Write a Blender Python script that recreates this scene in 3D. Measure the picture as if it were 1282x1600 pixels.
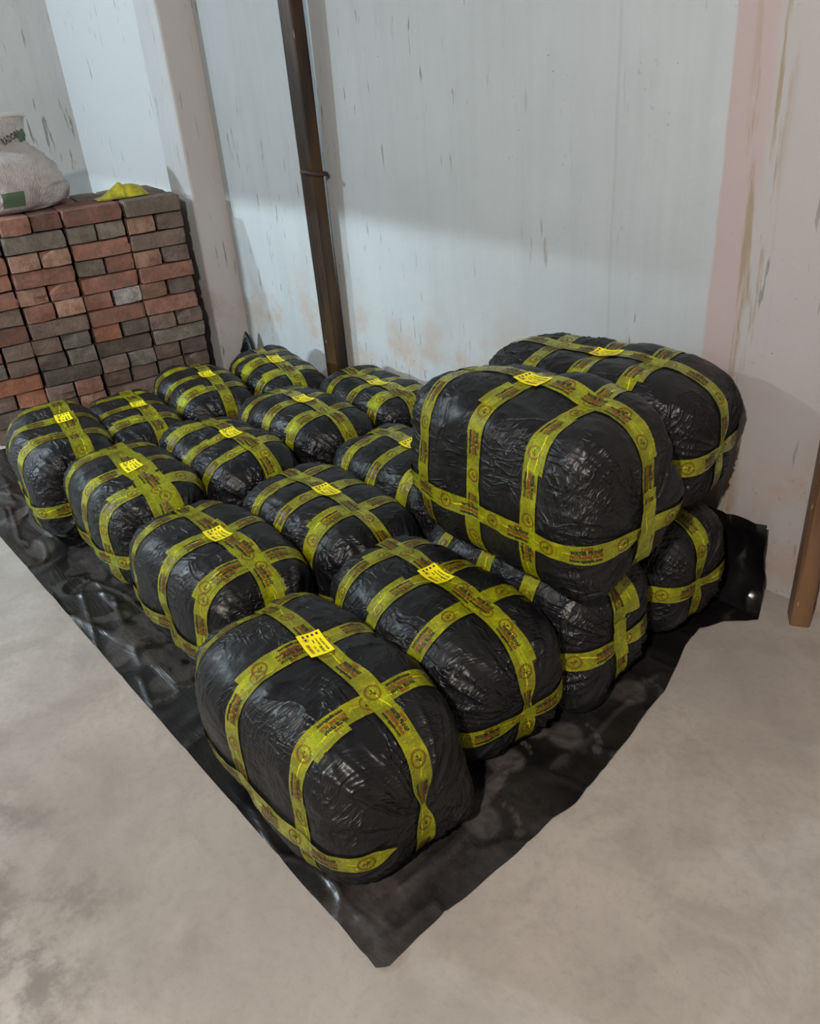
import bpy, math, random
import numpy as np
from mathutils import Matrix, Vector

# ------------------------------------------------------------------ reset
for o in list(bpy.data.objects):
    bpy.data.objects.remove(o)
scene = bpy.context.scene
C = scene.collection
random.seed(7)
RNG = np.random.default_rng(11)

# ------------------------------------------------------------------ camera
cam_d = bpy.data.cameras.new('camera')
cam = bpy.data.objects.new('camera', cam_d)
C.objects.link(cam)
cam_d.sensor_fit = 'VERTICAL'
cam_d.sensor_height = 24.0
cam_d.lens = 1286.0 / 1600.0 * 24.0
cam_d.clip_start = 0.02
_f = 1286.0
def _n(v): return v / np.linalg.norm(v)
_D = _n(np.array([835 - 641.0, 3080 - 800.0, _f]))      # world down, seen by the camera
_A = _n(np.array([-575 - 641.0, 178 - 800.0, _f]))      # along the back wall
_A = _n(_A - _D * _A.dot(_D))
_Z = -_D; _X = -_A; _Y = np.cross(_Z, _X)
_R = np.stack([_X, _Y, _Z])
CAM = (0.0, 0.0, 1.45)
M = Matrix.Identity(4)
for i in range(3):
    M[i][0] = _R[i][0]; M[i][1] = -_R[i][1]; M[i][2] = -_R[i][2]; M[i][3] = CAM[i]
cam.matrix_world = M
scene.camera = cam

# ------------------------------------------------------------------ world, light, exposure
world = bpy.data.worlds.new('world'); scene.world = world
world.use_nodes = True
world.node_tree.nodes['Background'].inputs[0].default_value = (0.75, 0.85, 1.0, 1)
world.node_tree.nodes['Background'].inputs[1].default_value = 0.35
scene.view_settings.view_transform = 'Standard'
scene.view_settings.look = 'None'
scene.view_settings.gamma = 1.0
scene.view_settings.use_curve_mapping = False
scene.view_settings.exposure = 0.0

KEY_POWER, KEY_COL, KEY_POS = 225.0, (0.76, 0.91, 1.0), (-4.65, -1.0, 2.5)
DOOR_POWER, DOOR_COL = 480.0, (0.76, 0.92, 1.0)
WARM_POWER, WARM_COL, WARM_POS = 370.0, (1.0, 0.90, 0.83), (0.20, -1.0, 2.55)

# room extents
X0, X1, Y0, Y1, H = -5.47, 2.6, -2.6, 2.0, 2.9

# ------------------------------------------------------------------ helpers
def link(o, parent=None):
    C.objects.link(o)
    if parent is not None:
        o.parent = parent
    return o

def empty(name, loc, rot=(0, 0, 0)):
    o = bpy.data.objects.new(name, None)
    o.location = loc; o.rotation_euler = rot
    o.empty_display_size = 0.05
    return link(o)

def tag(o, label, cat, group=None, kind=None):
    o['label'] = label; o['category'] = cat
    if group: o['group'] = group
    if kind: o['kind'] = kind
    return o

def make_mesh(name, V, F, mats=(), smooth=True, uv=None, mat_idx=None):
    """V (n,3) array, F list/array of faces (all the same length) or list of arrays"""
    me = bpy.data.meshes.new(name)
    V = np.asarray(V, dtype=np.float32)
    if isinstance(F, np.ndarray):
        Fl = [F]
    else:
        Fl = [np.asarray(f) for f in F] if len(F) and isinstance(F[0], np.ndarray) and F[0].ndim == 2 else None
    if Fl is None:
        me.from_pydata(V.tolist(), [], [list(f) for f in F])
    else:
        loops = np.concatenate([f.reshape(-1) for f in Fl]).astype(np.int32)
        sizes = np.concatenate([np.full(len(f), f.shape[1]) for f in Fl]).astype(np.int32)
        starts = np.concatenate([[0], np.cumsum(sizes)[:-1]]).astype(np.int32)
        me.vertices.add(len(V)); me.vertices.foreach_set('co', V.reshape(-1))
        me.loops.add(len(loops)); me.loops.foreach_set('vertex_index', loops)
        me.polygons.add(len(sizes)); me.polygons.foreach_set('loop_start', starts)
        try:
            me.polygons.foreach_set('loop_total', sizes)
        except Exception:
            pass
        me.update(calc_edges=True)
    for m in mats:
        me.materials.append(m)
    if mat_idx is not None:
        me.polygons.foreach_set('material_index', np.asarray(mat_idx, dtype=np.int32))
    if uv is not None:
        l = me.uv_layers.new(name='UVMap')
        li = np.empty(len(me.loops), dtype=np.int32); me.loops.foreach_get('vertex_index', li)
        l.data.foreach_set('uv', np.asarray(uv, dtype=np.float32)[li].reshape(-1))
    me.polygons.foreach_set('use_smooth', np.full(len(me.polygons), bool(smooth), dtype=bool))
    me.validate()
    me.update()
    return me

def mobj(name, me, parent=None, loc=None):
    o = bpy.data.objects.new(name, me)
    if loc is not None: o.location = loc
    return link(o, parent)

def grid_faces(nu, nv, wrap_u=False, wrap_v=False):
    iu = np.arange(nu if wrap_u else nu - 1); iv = np.arange(nv if wrap_v else nv - 1)
    I, J = np.meshgrid(iu, iv, indexing='ij')
    I2 = (I + 1) % nu; J2 = (J + 1) % nv
    return np.stack([I * nv + J, I2 * nv + J, I2 * nv + J2, I * nv + J2], -1).reshape(-1, 4)

def box_vf(x0, x1, y0, y1, z0, z1):
    V = np.array([[x, y, z] for x in (x0, x1) for y in (y0, y1) for z in (z0, z1)], float)
    F = np.array([[0, 1, 3, 2], [4, 6, 7, 5], [0, 4, 5, 1], [2, 3, 7, 6], [0, 2, 6, 4], [1, 5, 7, 3]])
    return V, F

def merge(parts):
    Vs, Fs, n = [], [], 0
    for V, F in parts:
        Vs.append(V); Fs.append(np.asarray(F) + n); n += len(V)
    return np.concatenate(Vs), np.concatenate(Fs)

# ---- value noise
_TAB = np.random.default_rng(5).random((64, 64, 64)) * 2 - 1
def vn(p, seed=0.0):
    p = np.asarray(p, float) + np.array([seed * 1.37, seed * 2.11, seed * 0.73])
    i = np.floor(p).astype(int); f = p - i
    f = f * f * f * (f * (f * 6 - 15) + 10)
    i0 = i & 63; i1 = (i + 1) & 63
    x0, y0, z0 = i0[..., 0], i0[..., 1], i0[..., 2]; x1, y1, z1 = i1[..., 0], i1[..., 1], i1[..., 2]
    fx, fy, fz = f[..., 0], f[..., 1], f[..., 2]
    a = _TAB[x0, y0, z0] * (1 - fx) + _TAB[x1, y0, z0] * fx
    b = _TAB[x0, y1, z0] * (1 - fx) + _TAB[x1, y1, z0] * fx
    c = _TAB[x0, y0, z1] * (1 - fx) + _TAB[x1, y0, z1] * fx
    d = _TAB[x0, y1, z1] * (1 - fx) + _TAB[x1, y1, z1] * fx
    return (a * (1 - fy) + b * fy) * (1 - fz) + (c * (1 - fy) + d * fy) * fz
def fbm(p, seed=0.0, oct=3):
    s, a, t = 0, 1.0, 0
    for k in range(oct):
        s = s + a * vn(p * 2.03 ** k, seed + 9.1 * k); t += a; a *= 0.5
    return s / t

# ---- node material helper
class NT:
    def __init__(self, name):
        self.m = bpy.data.materials.new(name); self.m.use_nodes = True
        self.t = self.m.node_tree; self.t.nodes.clear()
        self.out = self.n('ShaderNodeOutputMaterial')
    def n(self, typ, **kw):
        nd = self.t.nodes.new(typ)
        for k, v in kw.items(): setattr(nd, k, v)
        return nd
    def l(self, a, b): self.t.links.new(a, b)
    def val(self, sock, v):
        if hasattr(v, 'is_linked') or isinstance(v, bpy.types.NodeSocket): self.l(v, sock)
        else: sock.default_value = v
    def coord(self, kind='Object'):
        return self.n('ShaderNodeTexCoord').outputs[kind]
    def mapping(self, vec, scale=(1, 1, 1), rot=(0, 0, 0), loc=(0, 0, 0)):
        m = self.n('ShaderNodeMapping'); self.l(vec, m.inputs['Vector'])
        m.inputs['Scale'].default_value = scale; m.inputs['Rotation'].default_value = rot; m.inputs['Location'].default_value = loc
        return m.outputs[0]
    def noise(self, vec, scale, detail=4, rough=0.55, dist=0.0, out='Fac'):
        n = self.n('ShaderNodeTexNoise'); self.l(vec, n.inputs['Vector'])
        n.inputs['Scale'].default_value = scale; n.inputs['Detail'].default_value = detail
        n.inputs['Roughness'].default_value = rough; n.inputs['Distortion'].default_value = dist
        return n.outputs[out]
    def voro(self, vec, scale, feature='F1', out='Distance'):
        n = self.n('ShaderNodeTexVoronoi'); n.feature = feature; self.l(vec, n.inputs['Vector'])
        n.inputs['Scale'].default_value = scale
        return n.outputs[out]
    def ramp(self, fac, lo, hi, a=0.0, b=1.0):
        m = self.n('ShaderNodeMapRange'); m.clamp = True; m.interpolation_type = 'SMOOTHSTEP'
        self.l(fac, m.inputs[0])
        for i, v in enumerate((lo, hi, a, b)): m.inputs[1 + i].default_value = v
        return m.outputs[0]
    def math(self, op, a, b=0.0, clamp=False):
        m = self.n('ShaderNodeMath'); m.operation = op; m.use_clamp = clamp
        self.val(m.inputs[0], a); self.val(m.inputs[1], b)
        return m.outputs[0]
    def mix(self, fac, a, b, mode='MIX'):
        m = self.n('ShaderNodeMix'); m.data_type = 'RGBA'; m.blend_type = mode
        self.val(m.inputs[0], fac)
        for s, v in ((m.inputs[6], a), (m.inputs[7], b)):
            if isinstance(v, bpy.types.NodeSocket): self.l(v, s)
            else: s.default_value = (*v, 1) if len(v) == 3 else v
        return m.outputs[2]
    def sep(self, vec):
        s = self.n('ShaderNodeSeparateXYZ'); self.l(vec, s.inputs[0]); return s.outputs
    def bump(self, h, strength=0.3, dist=0.01, normal=None):
        b = self.n('ShaderNodeBump'); self.l(h, b.inputs['Height'])
        b.inputs['Strength'].default_value = strength; b.inputs['Distance'].default_value = dist
        if normal is not None: self.l(normal, b.inputs['Normal'])
        return b.outputs[0]
    def principled(self, color, rough=0.6, spec=0.5, normal=None, metal=0.0):
        p = self.n('ShaderNodeBsdfPrincipled')
        c = p.inputs['Base Color']
        if isinstance(color, bpy.types.NodeSocket): self.l(color, c)
        else: c.default_value = (*color, 1)
        self.val(p.inputs['Roughness'], rough)
        p.inputs['Specular IOR Level'].default_value = spec
        p.inputs['Metallic'].default_value = metal
        if normal is not None: self.l(normal, p.inputs['Normal'])
        return p
    def done(self, shader):
        self.l(shader.outputs[0] if hasattr(shader, 'outputs') else shader, self.out.inputs[0]); return self.m

def simple_mat(name, col, rough=0.6, spec=0.4):
    t = NT(name); return t.done(t.principled(col, rough, spec))

# ------------------------------------------------------------------ materials
def mat_wall(name, white, pink_zone, side=None):
    t = NT(name); g = t.n('ShaderNodeNewGeometry').outputs['Position']
    x, y, z = t.sep(g)
    big = t.noise(g, 1.3, 5, 0.6)
    col = t.mix(t.ramp(big, 0.35, 0.7), white, tuple(c * 0.9 for c in white))
    # vertical trowel streaks in the whitewash
    ver = t.noise(t.mapping(g, (14, 14, 0.7)), 1.0, 4, 0.6)
    col = t.mix(t.ramp(ver, 0.42, 0.72, 0, 0.35), col, tuple(c * 0.80 for c in white))
    if pink_zone:
        col = t.mix(t.ramp(x, -3.97, -3.98), col, (0.54, 0.57, 0.585))     # stronger light left of the pillar, painted in as a paler colour
        wob = t.math('MULTIPLY', t.math('SUBTRACT', t.noise(g, 3.0, 3), 0.5), 0.02)
        xx = t.math('ADD', x, wob)
        wob2 = t.math('MULTIPLY', t.math('SUBTRACT', t.noise(t.mapping(g, (9, 9, 1.6)), 1.0, 4), 0.5), 0.10)
        x2 = t.math('ADD', x, wob2)
        pink = t.ramp(xx, -1.186, -1.176)
        grey = t.ramp(x2, -1.10, -1.06)
        col = t.mix(pink, col, (0.37, 0.305, 0.30))
        col = t.mix(grey, col, (0.36, 0.345, 0.34))
        # bare plaster between the pink strip and the grey wall
        pl = t.noise(t.mapping(g, (28, 28, 2.2)), 1.0, 5, 0.65)
        band = t.math('MULTIPLY', t.ramp(x2, -1.15, -1.09), t.ramp(x2, -1.00, -1.06))
        col = t.mix(t.math('MULTIPLY', t.ramp(pl, 0.5, 0.6), band), col, (0.27, 0.22, 0.16))
        seamm = t.math('MULTIPLY', t.ramp(xx, -1.512, -1.506), t.ramp(xx, -1.494, -1.503))
        col = t.mix(t.math('MULTIPLY', seamm, 0.35), col, (0.3, 0.3, 0.3))
        # rougher patch right of the seam
        rgh = t.math('MULTIPLY', t.ramp(xx, -1.51, -1.50), t.ramp(t.noise(g, 42, 3, 0.7), 0.60, 0.70))
        col = t.mix(t.math('MULTIPLY', rgh, t.ramp(t.noise(g, 4.5, 2), 0.5, 0.66, 0.04, 0.75)), col, (0.26, 0.26, 0.26))
    if side:      # pinkish tone on the side face
        col = t.mix(t.ramp(x, side - 0.006, side - 0.003), col, (0.51, 0.485, 0.475))
    # short dark scuffs running down
    dash = t.noise(t.mapping(g, (46, 46, 5.0)), 1.0, 3, 0.6)
    zone = t.noise(g, 2.2, 2, 0.5)
    d = t.math('MULTIPLY', t.ramp(dash, 0.625, 0.67), t.ramp(zone, 0.40, 0.56))
    col = t.mix(t.math('MULTIPLY', d, 0.85), col, (0.20, 0.19, 0.17))
    # small pits
    pit = t.ramp(t.voro(g, 28, 'F1'), 0.075, 0.035)
    pm = t.math('MULTIPLY', pit, t.ramp(t.noise(g, 5, 3), 0.52, 0.62))
    col = t.mix(t.math('MULTIPLY', pm, 0.8), col, (0.13, 0.11, 0.09))
    # rusty damp tide mark low on the wall
    low = t.math('MULTIPLY', t.ramp(z, 0.75, 0.35), t.ramp(t.noise(g, 3.4, 5, 0.65), 0.44, 0.62))
    col = t.mix(t.math('MULTIPLY', low, 0.6), col, (0.36, 0.26, 0.19))
    low2 = t.math('MULTIPLY', t.ramp(z, 0.60, 0.15), t.ramp(t.noise(g, 26, 4, 0.7), 0.60, 0.68))
    col = t.mix(t.math('MULTIPLY', low2, 0.6), col, (0.25, 0.14, 0.09))
    h = t.math('ADD', t.noise(g, 9, 6, 0.6), t.math('MULTIPLY', d, -0.35))
    nrm = t.bump(h, 0.35, 0.012)
    return t.done(t.principled(col, 0.85, 0.2, nrm))

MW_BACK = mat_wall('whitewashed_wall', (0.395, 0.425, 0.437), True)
MW_PILLAR = mat_wall('whitewashed_pillar', (0.50, 0.52, 0.53), False, -3.765)
MW_GREY = mat_wall('grey_plaster', (0.50, 0.50, 0.49), False)
MW_FAR = mat_wall('dull_plaster', (0.27, 0.26, 0.25), False)

def mat_floor():
    t = NT('worn_concrete'); g = t.n('ShaderNodeNewGeometry').outputs['Position']
    x, y, z = t.sep(g)
    a = t.noise(g, 1.6, 6, 0.6, 0.4)
    b = t.noise(g, 6.5, 6, 0.65, 0.6)
    col = t.mix(t.ramp(a, 0.3, 0.72), (0.40, 0.37, 0.335), (0.275, 0.25, 0.224))
    col = t.mix(t.ramp(b, 0.42, 0.70, 0, 0.7), col, (0.265, 0.24, 0.213))
    col = t.mix(t.ramp(t.noise(g, 3.1, 5, 0.6), 0.55, 0.8, 0, 0.5), col, (0.47, 0.445, 0.41))
    col = t.mix(t.ramp(t.noise(g, 55, 4, 0.7), 0.45, 0.75, 0, 0.35), col, (0.22, 0.20, 0.18))
    # oily dirt on the left, far from the sheet
    e = t.math('ADD', t.math('MULTIPLY', y, 1.0), t.math('MULTIPLY', t.math('SUBTRACT', t.noise(g, 2.6, 5, 0.65), 0.5), 0.75))
    dirt = t.math('MULTIPLY', t.ramp(e, 0.26, -0.10), t.ramp(t.noise(g, 8.0, 5, 0.7), 0.40, 0.62))
    dirt = t.math('MULTIPLY', dirt, t.ramp(x, -0.6, -1.3))
    col = t.mix(t.math('MULTIPLY', dirt, 0.7), col, (0.095, 0.085, 0.07))
    sp = t.math('MULTIPLY', t.ramp(t.voro(g, 17, 'F1'), 0.06, 0.02), t.ramp(t.noise(g, 3.3, 3), 0.55, 0.65))
    col = t.mix(t.math('MULTIPLY', sp, 0.6), col, (0.12, 0.11, 0.10))
    nrm = t.bump(t.noise(g, 30, 6, 0.65), 0.12, 0.01)
    return t.done(t.principled(col, t.ramp(b, 0.3, 0.7, 0.5, 0.75), 0.3, nrm))
M_FLOOR = mat_floor()

def mat_film(name, rough, bumpy, base=(0.0065, 0.0065, 0.0075)):
    t = NT(name); c = t.coord('Object')
    w = t.noise(c, 4.0, 2, 0.5, out='Color')
    warped = t.mix(0.16, c, w)
    def creases(scale, rot, power):
        n = t.noise(t.mapping(warped, scale, rot), 1.0, 2, 0.5, 0.35)
        r = t.math('SUBTRACT', 1.0, t.math('ABSOLUTE', t.math('MULTIPLY', t.math('SUBTRACT', n, 0.5), 3.2)), True)
        return t.math('POWER', r, power)
    l1 = t.math('MULTIPLY', creases((46, 7, 13), (0.5, 0.35, 0.4), 7), t.ramp(t.noise(c, 6.0, 2), 0.45, 0.60))
    l2 = t.math('MULTIPLY', creases((9, 30, 44), (0.3, 0.9, 0.7), 7), t.ramp(t.noise(t.mapping(c, loc=(3, 5, 1)), 6.5, 2), 0.45, 0.60))
    l3 = t.math('MULTIPLY', creases((90, 22, 30), (1.1, 0.2, 0.9), 5), t.ramp(t.noise(t.mapping(c, loc=(7, 2, 4)), 9.0, 2), 0.48, 0.62))
    soft = t.noise(c, 30, 4, 0.6)
    h = t.math('ADD', t.math('ADD', l1, l2), t.math('ADD', t.math('MULTIPLY', l3, 0.5), t.math('MULTIPLY', soft, 0.55)))
    nrm = t.bump(h, bumpy, 0.006)
    dust = t.ramp(t.noise(c, 7, 5, 0.65), 0.45, 0.8, 0.0, 0.05)
    col = t.mix(dust, base, (0.12, 0.11, 0.105))
    return t.done(t.principled(col, t.ramp(t.noise(c, 9, 3), 0.3, 0.7, rough, rough + 0.14), 0.40, nrm))
M_FILM = mat_film('black_polythene_wrap', 0.36, 0.60, (0.0042, 0.0043, 0.0052))

def mat_sheet():
    t = NT('black_sheet'); c = t.coord('Object')
    at = t.n('ShaderNodeAttribute'); at.attribute_name = 'dust'
    st = t.noise(t.mapping(c, (3, 16, 8), (0, 0, 0.3)), 1.0, 5, 0.6, 0.9)
    ridge = t.math('ABSOLUTE', t.math('SUBTRACT', st, 0.5))
    h = t.math('ADD', ridge, t.math('MULTIPLY', t.noise(c, 20, 4, 0.6), 0.25))
    nrm = t.bump(h, 0.35, 0.012)
    grain = t.ramp(t.noise(c, 45, 4, 0.7), 0.35, 0.7, 0.55, 1.0)
    d = t.math('MULTIPLY', at.outputs['Fac'], grain)
    col = t.mix(d, (0.0045, 0.0042, 0.0045), (0.19, 0.17, 0.16))
    rough = t.math('ADD', 0.24, t.math('MULTIPLY', d, 0.5))
    return t.done(t.principled(col, rough, 0.5, nrm))
M_SHEET = mat_sheet()

def mat_tape():
    t = NT('yellow_printed_tape'); uv = t.coord('UV')
    u, v, _ = t.sep(uv)
    # crinkles across the tape
    cr = t.noise(t.mapping(uv, (210, 90, 1)), 1.0, 4, 0.65, 1.2)
    cr2 = t.voro(t.mapping(uv, (95, 55, 1), (0, 0, 0.6)), 1.0, 'DISTANCE_TO_EDGE')
    # folded crease running along, where the tape lies double
    wob = t.math('MULTIPLY', t.math('SUBTRACT', t.noise(t.mapping(uv, (7, 0, 0)), 1.0, 2), 0.5), 0.075)
    dv = t.math('ABSOLUTE', t.math('SUBTRACT', v, wob))
    crease = t.math('MULTIPLY', t.ramp(dv, 0.0016, 0.0007), t.ramp(t.noise(t.mapping(uv, (9, 0, 0), loc=(3, 1, 0)), 1.0, 2), 0.46, 0.56))
    veins = t.ramp(cr, 0.50, 0.72, 0, 0.17)
    blot = t.ramp(t.noise(uv, 24, 4, 0.6), 0.35, 0.75, -0.06, 0.12)
    al = t.math('ADD', 0.255, t.math('ADD', t.math('MULTIPLY', crease, 0.55), t.math('ADD', veins, blot)), True)
    nrm = t.bump(t.math('ADD', cr, t.math('MULTIPLY', cr2, 0.5)), 0.6, 0.004)
    dif = t.n('ShaderNodeBsdfDiffuse'); dif.inputs[0].default_value = (0.74, 0.76, 0.012, 1); t.l(nrm, dif.inputs['Normal'])
    trl = t.n('ShaderNodeBsdfTransparent'); trl.inputs[0].default_value = (0.72, 0.95, 0.25, 1)
    mx = t.n('ShaderNodeMixShader'); t.l(al, mx.inputs[0]); t.l(trl.outputs[0], mx.inputs[1]); t.l(dif.outputs[0], mx.inputs[2])
    gl = t.n('ShaderNodeBsdfGlossy'); gl.inputs['Roughness'].default_value = 0.08; t.l(nrm, gl.inputs['Normal'])
    fr = t.n('ShaderNodeFresnel'); fr.inputs[0].default_value = 1.5; t.l(nrm, fr.inputs['Normal'])
    m2 = t.n('ShaderNodeMixShader'); t.l(t.math('MULTIPLY', fr.outputs[0], 1.15, True), m2.inputs[0]); t.l(mx.outputs[0], m2.inputs[1]); t.l(gl.outputs[0], m2.inputs[2])
    return t.done(m2)
M_TAPE = mat_tape()
M_INK_K = simple_mat('black_ink', (0.012, 0.014, 0.008), 0.45)
M_INK_R = simple_mat('red_ink', (0.15, 0.032, 0.006), 0.45)
M_INK_P = simple_mat('purple_ink', (0.05, 0.012, 0.06), 0.5)
M_LABEL = simple_mat('yellow_paper', (0.86, 0.76, 0.008), 0.45, 0.4)

def mat_brick(name, col, dirt):
    t = NT(name); c = t.coord('Object')
    oi = t.n('ShaderNodeObjectInfo').outputs['Random']
    off = t.n('ShaderNodeVectorMath'); off.operation = 'ADD'
    cm = t.n('ShaderNodeCombineXYZ')
    for i in range(3): t.l(t.math('MULTIPLY', oi, 37.0 + 11 * i), cm.inputs[i])
    t.l(c, off.inputs[0]); t.l(cm.outputs[0], off.inputs[1]); p = off.outputs[0]
    k = t.mix(t.ramp(t.noise(p, 14, 5, 0.65), 0.35, 0.7), col, tuple(q * 0.62 for q in col))
    k = t.mix(t.ramp(t.noise(p, 22, 5, 0.7), 0.50, 0.60, 0, 0.9), k, dirt)
    k = t.mix(t.ramp(t.noise(p, 75, 3, 0.7), 0.62, 0.72, 0, 0.7), k, (0.04, 0.03, 0.025))
    br = t.math('ADD', 0.8, t.math('MULTIPLY', oi, 0.4))
    k = t.mix(1.0, k, br, 'MULTIPLY')
    nrm = t.bump(t.noise(p, 60, 6, 0.7), 0.8, 0.008)
    return t.done(t.principled(k, 0.92, 0.15, nrm))
BRICK = dict(
    r=mat_brick('red_brick', (0.322, 0.160, 0.122), (0.209, 0.127, 0.097)),
    d=mat_brick('dark_red_brick', (0.213, 0.107, 0.085), (0.141, 0.094, 0.076)),
    t=mat_brick('tan_brick', (0.391, 0.244, 0.177), (0.261, 0.137, 0.096)),
    g=mat_brick('grey_brick', (0.227, 0.198, 0.165), (0.160, 0.130, 0.106)),
    b=mat_brick('brown_brick', (0.228, 0.163, 0.134), (0.158, 0.120, 0.099)),
    w=mat_brick('pale_grey_brick', (0.373, 0.349, 0.331), (0.219, 0.183, 0.160)),
    k=mat_brick('soot_brick', (0.151, 0.119, 0.096), (0.109, 0.091, 0.074)),
    o=mat_brick('orange_brick', (0.393, 0.174, 0.110), (0.274, 0.138, 0.097)),
)

def mat_wood(name, c1, c2, c3):
    t = NT(name); c = t.coord('Object')
    gr = t.noise(t.mapping(c, (60, 60, 2.2)), 1.0, 6, 0.65, 0.8)
    lg = t.noise(t.mapping(c, (9, 9, 1.1)), 1.0, 3, 0.5)
    col = t.mix(t.ramp(gr, 0.35, 0.68), c1, c2)
    col = t.mix(t.ramp(lg, 0.42, 0.66), col, c3)
    chip = t.ramp(t.noise(t.mapping(c, (70, 70, 11)), 1.0, 2, 0.5), 0.74, 0.79)
    col = t.mix(t.math('MULTIPLY', chip, 0.8), col, (0.45, 0.38, 0.30))
    nrm = t.bump(gr, 0.4, 0.006)
    return t.done(t.principled(col, 0.42, 0.4, nrm))
M_POLE = mat_wood('dark_varnished_wood', (0.026, 0.013, 0.006), (0.010, 0.006, 0.003), (0.085, 0.042, 0.012))
M_POST = mat_wood('brown_timber', (0.125, 0.066, 0.034), (0.07, 0.036, 0.02), (0.17, 0.095, 0.048))
M_IRON = simple_mat('rusty_iron', (0.055, 0.035, 0.028), 0.65)
M_SHADE = simple_mat('dark_lamp_shade', (0.12, 0.12, 0.11), 0.6)
M_WHITE_METAL = simple_mat('white_lamp_case', (0.8, 0.8, 0.78), 0.5)

def mat_sack():
    t = NT('woven_plastic_sack'); c = t.coord('Object')
    k = t.mix(t.ramp(t.noise(c, 9, 5, 0.6), 0.4, 0.75), (0.62, 0.58, 0.57), (0.42, 0.38, 0.365))
    wv = t.math('ADD', t.noise(t.mapping(c, (240, 240, 40)), 1.0, 2), t.noise(c, 16, 5, 0.6))
    return t.done(t.principled(k, 0.55, 0.4, t.bump(wv, 0.8, 0.018)))
M_SACK = mat_sack()
M_SACK_RIM = simple_mat('sack_rim', (0.62, 0.63, 0.62), 0.4)
M_GREEN = simple_mat('faded_green_print', (0.085, 0.135, 0.085), 0.6)
M_GREYINK = simple_mat('faded_black_print', (0.06, 0.06, 0.06), 0.6)
def mat_packet():
    t = NT('yellow_film_packet'); c = t.coord('Object')
    k = t.mix(t.ramp(t.noise(c, 26, 5, 0.6), 0.4, 0.7), (0.50, 0.46, 0.02), (0.28, 0.25, 0.03))
    return t.done(t.principled(k, 0.35, 0.5, t.bump(t.noise(c, 40, 4, 0.6), 0.5, 0.008)))
M_PACKET = mat_packet()

# ------------------------------------------------------------------ structure
def struct(name, parts, mat, smooth=False):
    V, F = merge(parts)
    o = mobj(name, make_mesh(name, V, F, [mat], smooth)); o['kind'] = 'structure'
    return o
T = 0.15
DX0, DX1, DZ = -4.45, -3.10, 2.14      # doorway in the wall behind the camera
fl = struct('floor', [box_vf(X0 - T, X1 + T, Y0 - 6, Y1 + T, -0.12, 0)], M_FLOOR)
fl['label'] = 'worn grey-brown concrete floor'
struct('ceiling', [box_vf(X0 - T, X1 + T, Y0 - T, Y1 + T, H, H + 0.12)], MW_FAR)
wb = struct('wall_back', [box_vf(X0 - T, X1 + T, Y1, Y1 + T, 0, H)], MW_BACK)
wb['label'] = 'scuffed whitewashed back wall with a pink strip'
wl = struct('wall_left', [box_vf(X0 - T, X0, Y0 - T, Y1, 0, H)], MW_GREY)
wl['label'] = 'unpainted grey plaster wall behind the bricks'
struct('wall_right', [box_vf(X1, X1 + T, Y0 - T, Y1, 0, H)], MW_FAR)
struct('wall_front', [box_vf(X0, DX0, Y0 - T, Y0, 0, H), box_vf(DX1, X1, Y0 - T, Y0, 0, H),
                      box_vf(DX0, DX1, Y0 - T, Y0, DZ, H)], MW_FAR)
# pillar with softly rounded arris
PX0, PX1, PY = -3.985, -3.765, 1.83
def pillar():
    pts = [(PX0, Y1 + 0.02), (PX0, PY + 0.012), (PX0 + 0.012, PY), (PX1 - 0.012, PY), (PX1 - 0.004, PY + 0.004), (PX1, PY + 0.012), (PX1, Y1 + 0.02)]
    nz = 30; V = []
    for k in range(nz):
        z = H * k / (nz - 1)
        for (x, y) in pts:
            V.append((x, y, z))
    V = np.array(V)
    V[:, :2] += 0.003 * np.stack([vn(V * 3.0, 1), vn(V * 3.0, 2)], -1) * (V[:, 1:2] < Y1)
    o = mobj('wall_pillar', make_mesh('wall_pillar', V, grid_faces(nz, len(pts))[:, ::-1], [MW_PILLAR], False))
    o['kind'] = 'structure'; o['label'] = 'whitewashed pillar standing out from the back wall'
pillar()

# ------------------------------------------------------------------ lamps (behind / above the camera)
def light(name, typ, loc, power, col, **kw):
    d = bpy.data.lights.new(name, typ); d.energy = power; d.color = col
    for k, v in kw.items(): setattr(d, k, v)
    o = bpy.data.objects.new(name, d); o.location = loc
    return link(o)
def bulb_fixture(name, loc, label):
    root = tag(empty(name, loc), label, 'lamp')
    prof = [(0.0, 0.16), (0.035, 0.16), (0.035, 0.15), (0.018, 0.145), (0.018, 0.075), (0.0, 0.07)]
    n = 16; V = np.array([(r * math.cos(2 * math.pi * k / n), r * math.sin(2 * math.pi * k / n), z) for r, z in prof for k in range(n)])
    mobj('lamp_holder', make_mesh('lamp_holder', V, grid_faces(len(prof), n, False, True), [M_WHITE_METAL]), root)
    rod = [(0.006 * math.cos(2 * math.pi * k / 8), 0.006 * math.sin(2 * math.pi * k / 8), z) for z in (0.15, H - loc[2]) for k in range(8)]
    mobj('hanging_rod', make_mesh('hanging_rod', np.array(rod), grid_faces(2, 8, False, True), [M_WHITE_METAL]), root)
    return root
bulb_fixture('hanging_bulb', KEY_POS, 'cool white bulb hanging near the doorway')
light('cool_bulb_light', 'POINT', KEY_POS, KEY_POWER, KEY_COL, shadow_soft_size=0.045)
wf = bulb_fixture('warm_pendant_lamp', WARM_POS, 'warm pendant lamp with a shade hanging near the camera')
_p = [(0.02, 0.15), (0.06, 0.13), (0.14, 0.07), (0.17, 0.03), (0.165, 0.03), (0.135, 0.065), (0.055, 0.125), (0.02, 0.145)]
mobj('lamp_shade', make_mesh('lamp_shade', np.array([(r * math.cos(2 * math.pi * k / 24), r * math.sin(2 * math.pi * k / 24), z) for r, z in _p for k in range(24)]),
     grid_faces(len(_p), 24, False, True), [M_SHADE]), wf)
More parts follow.
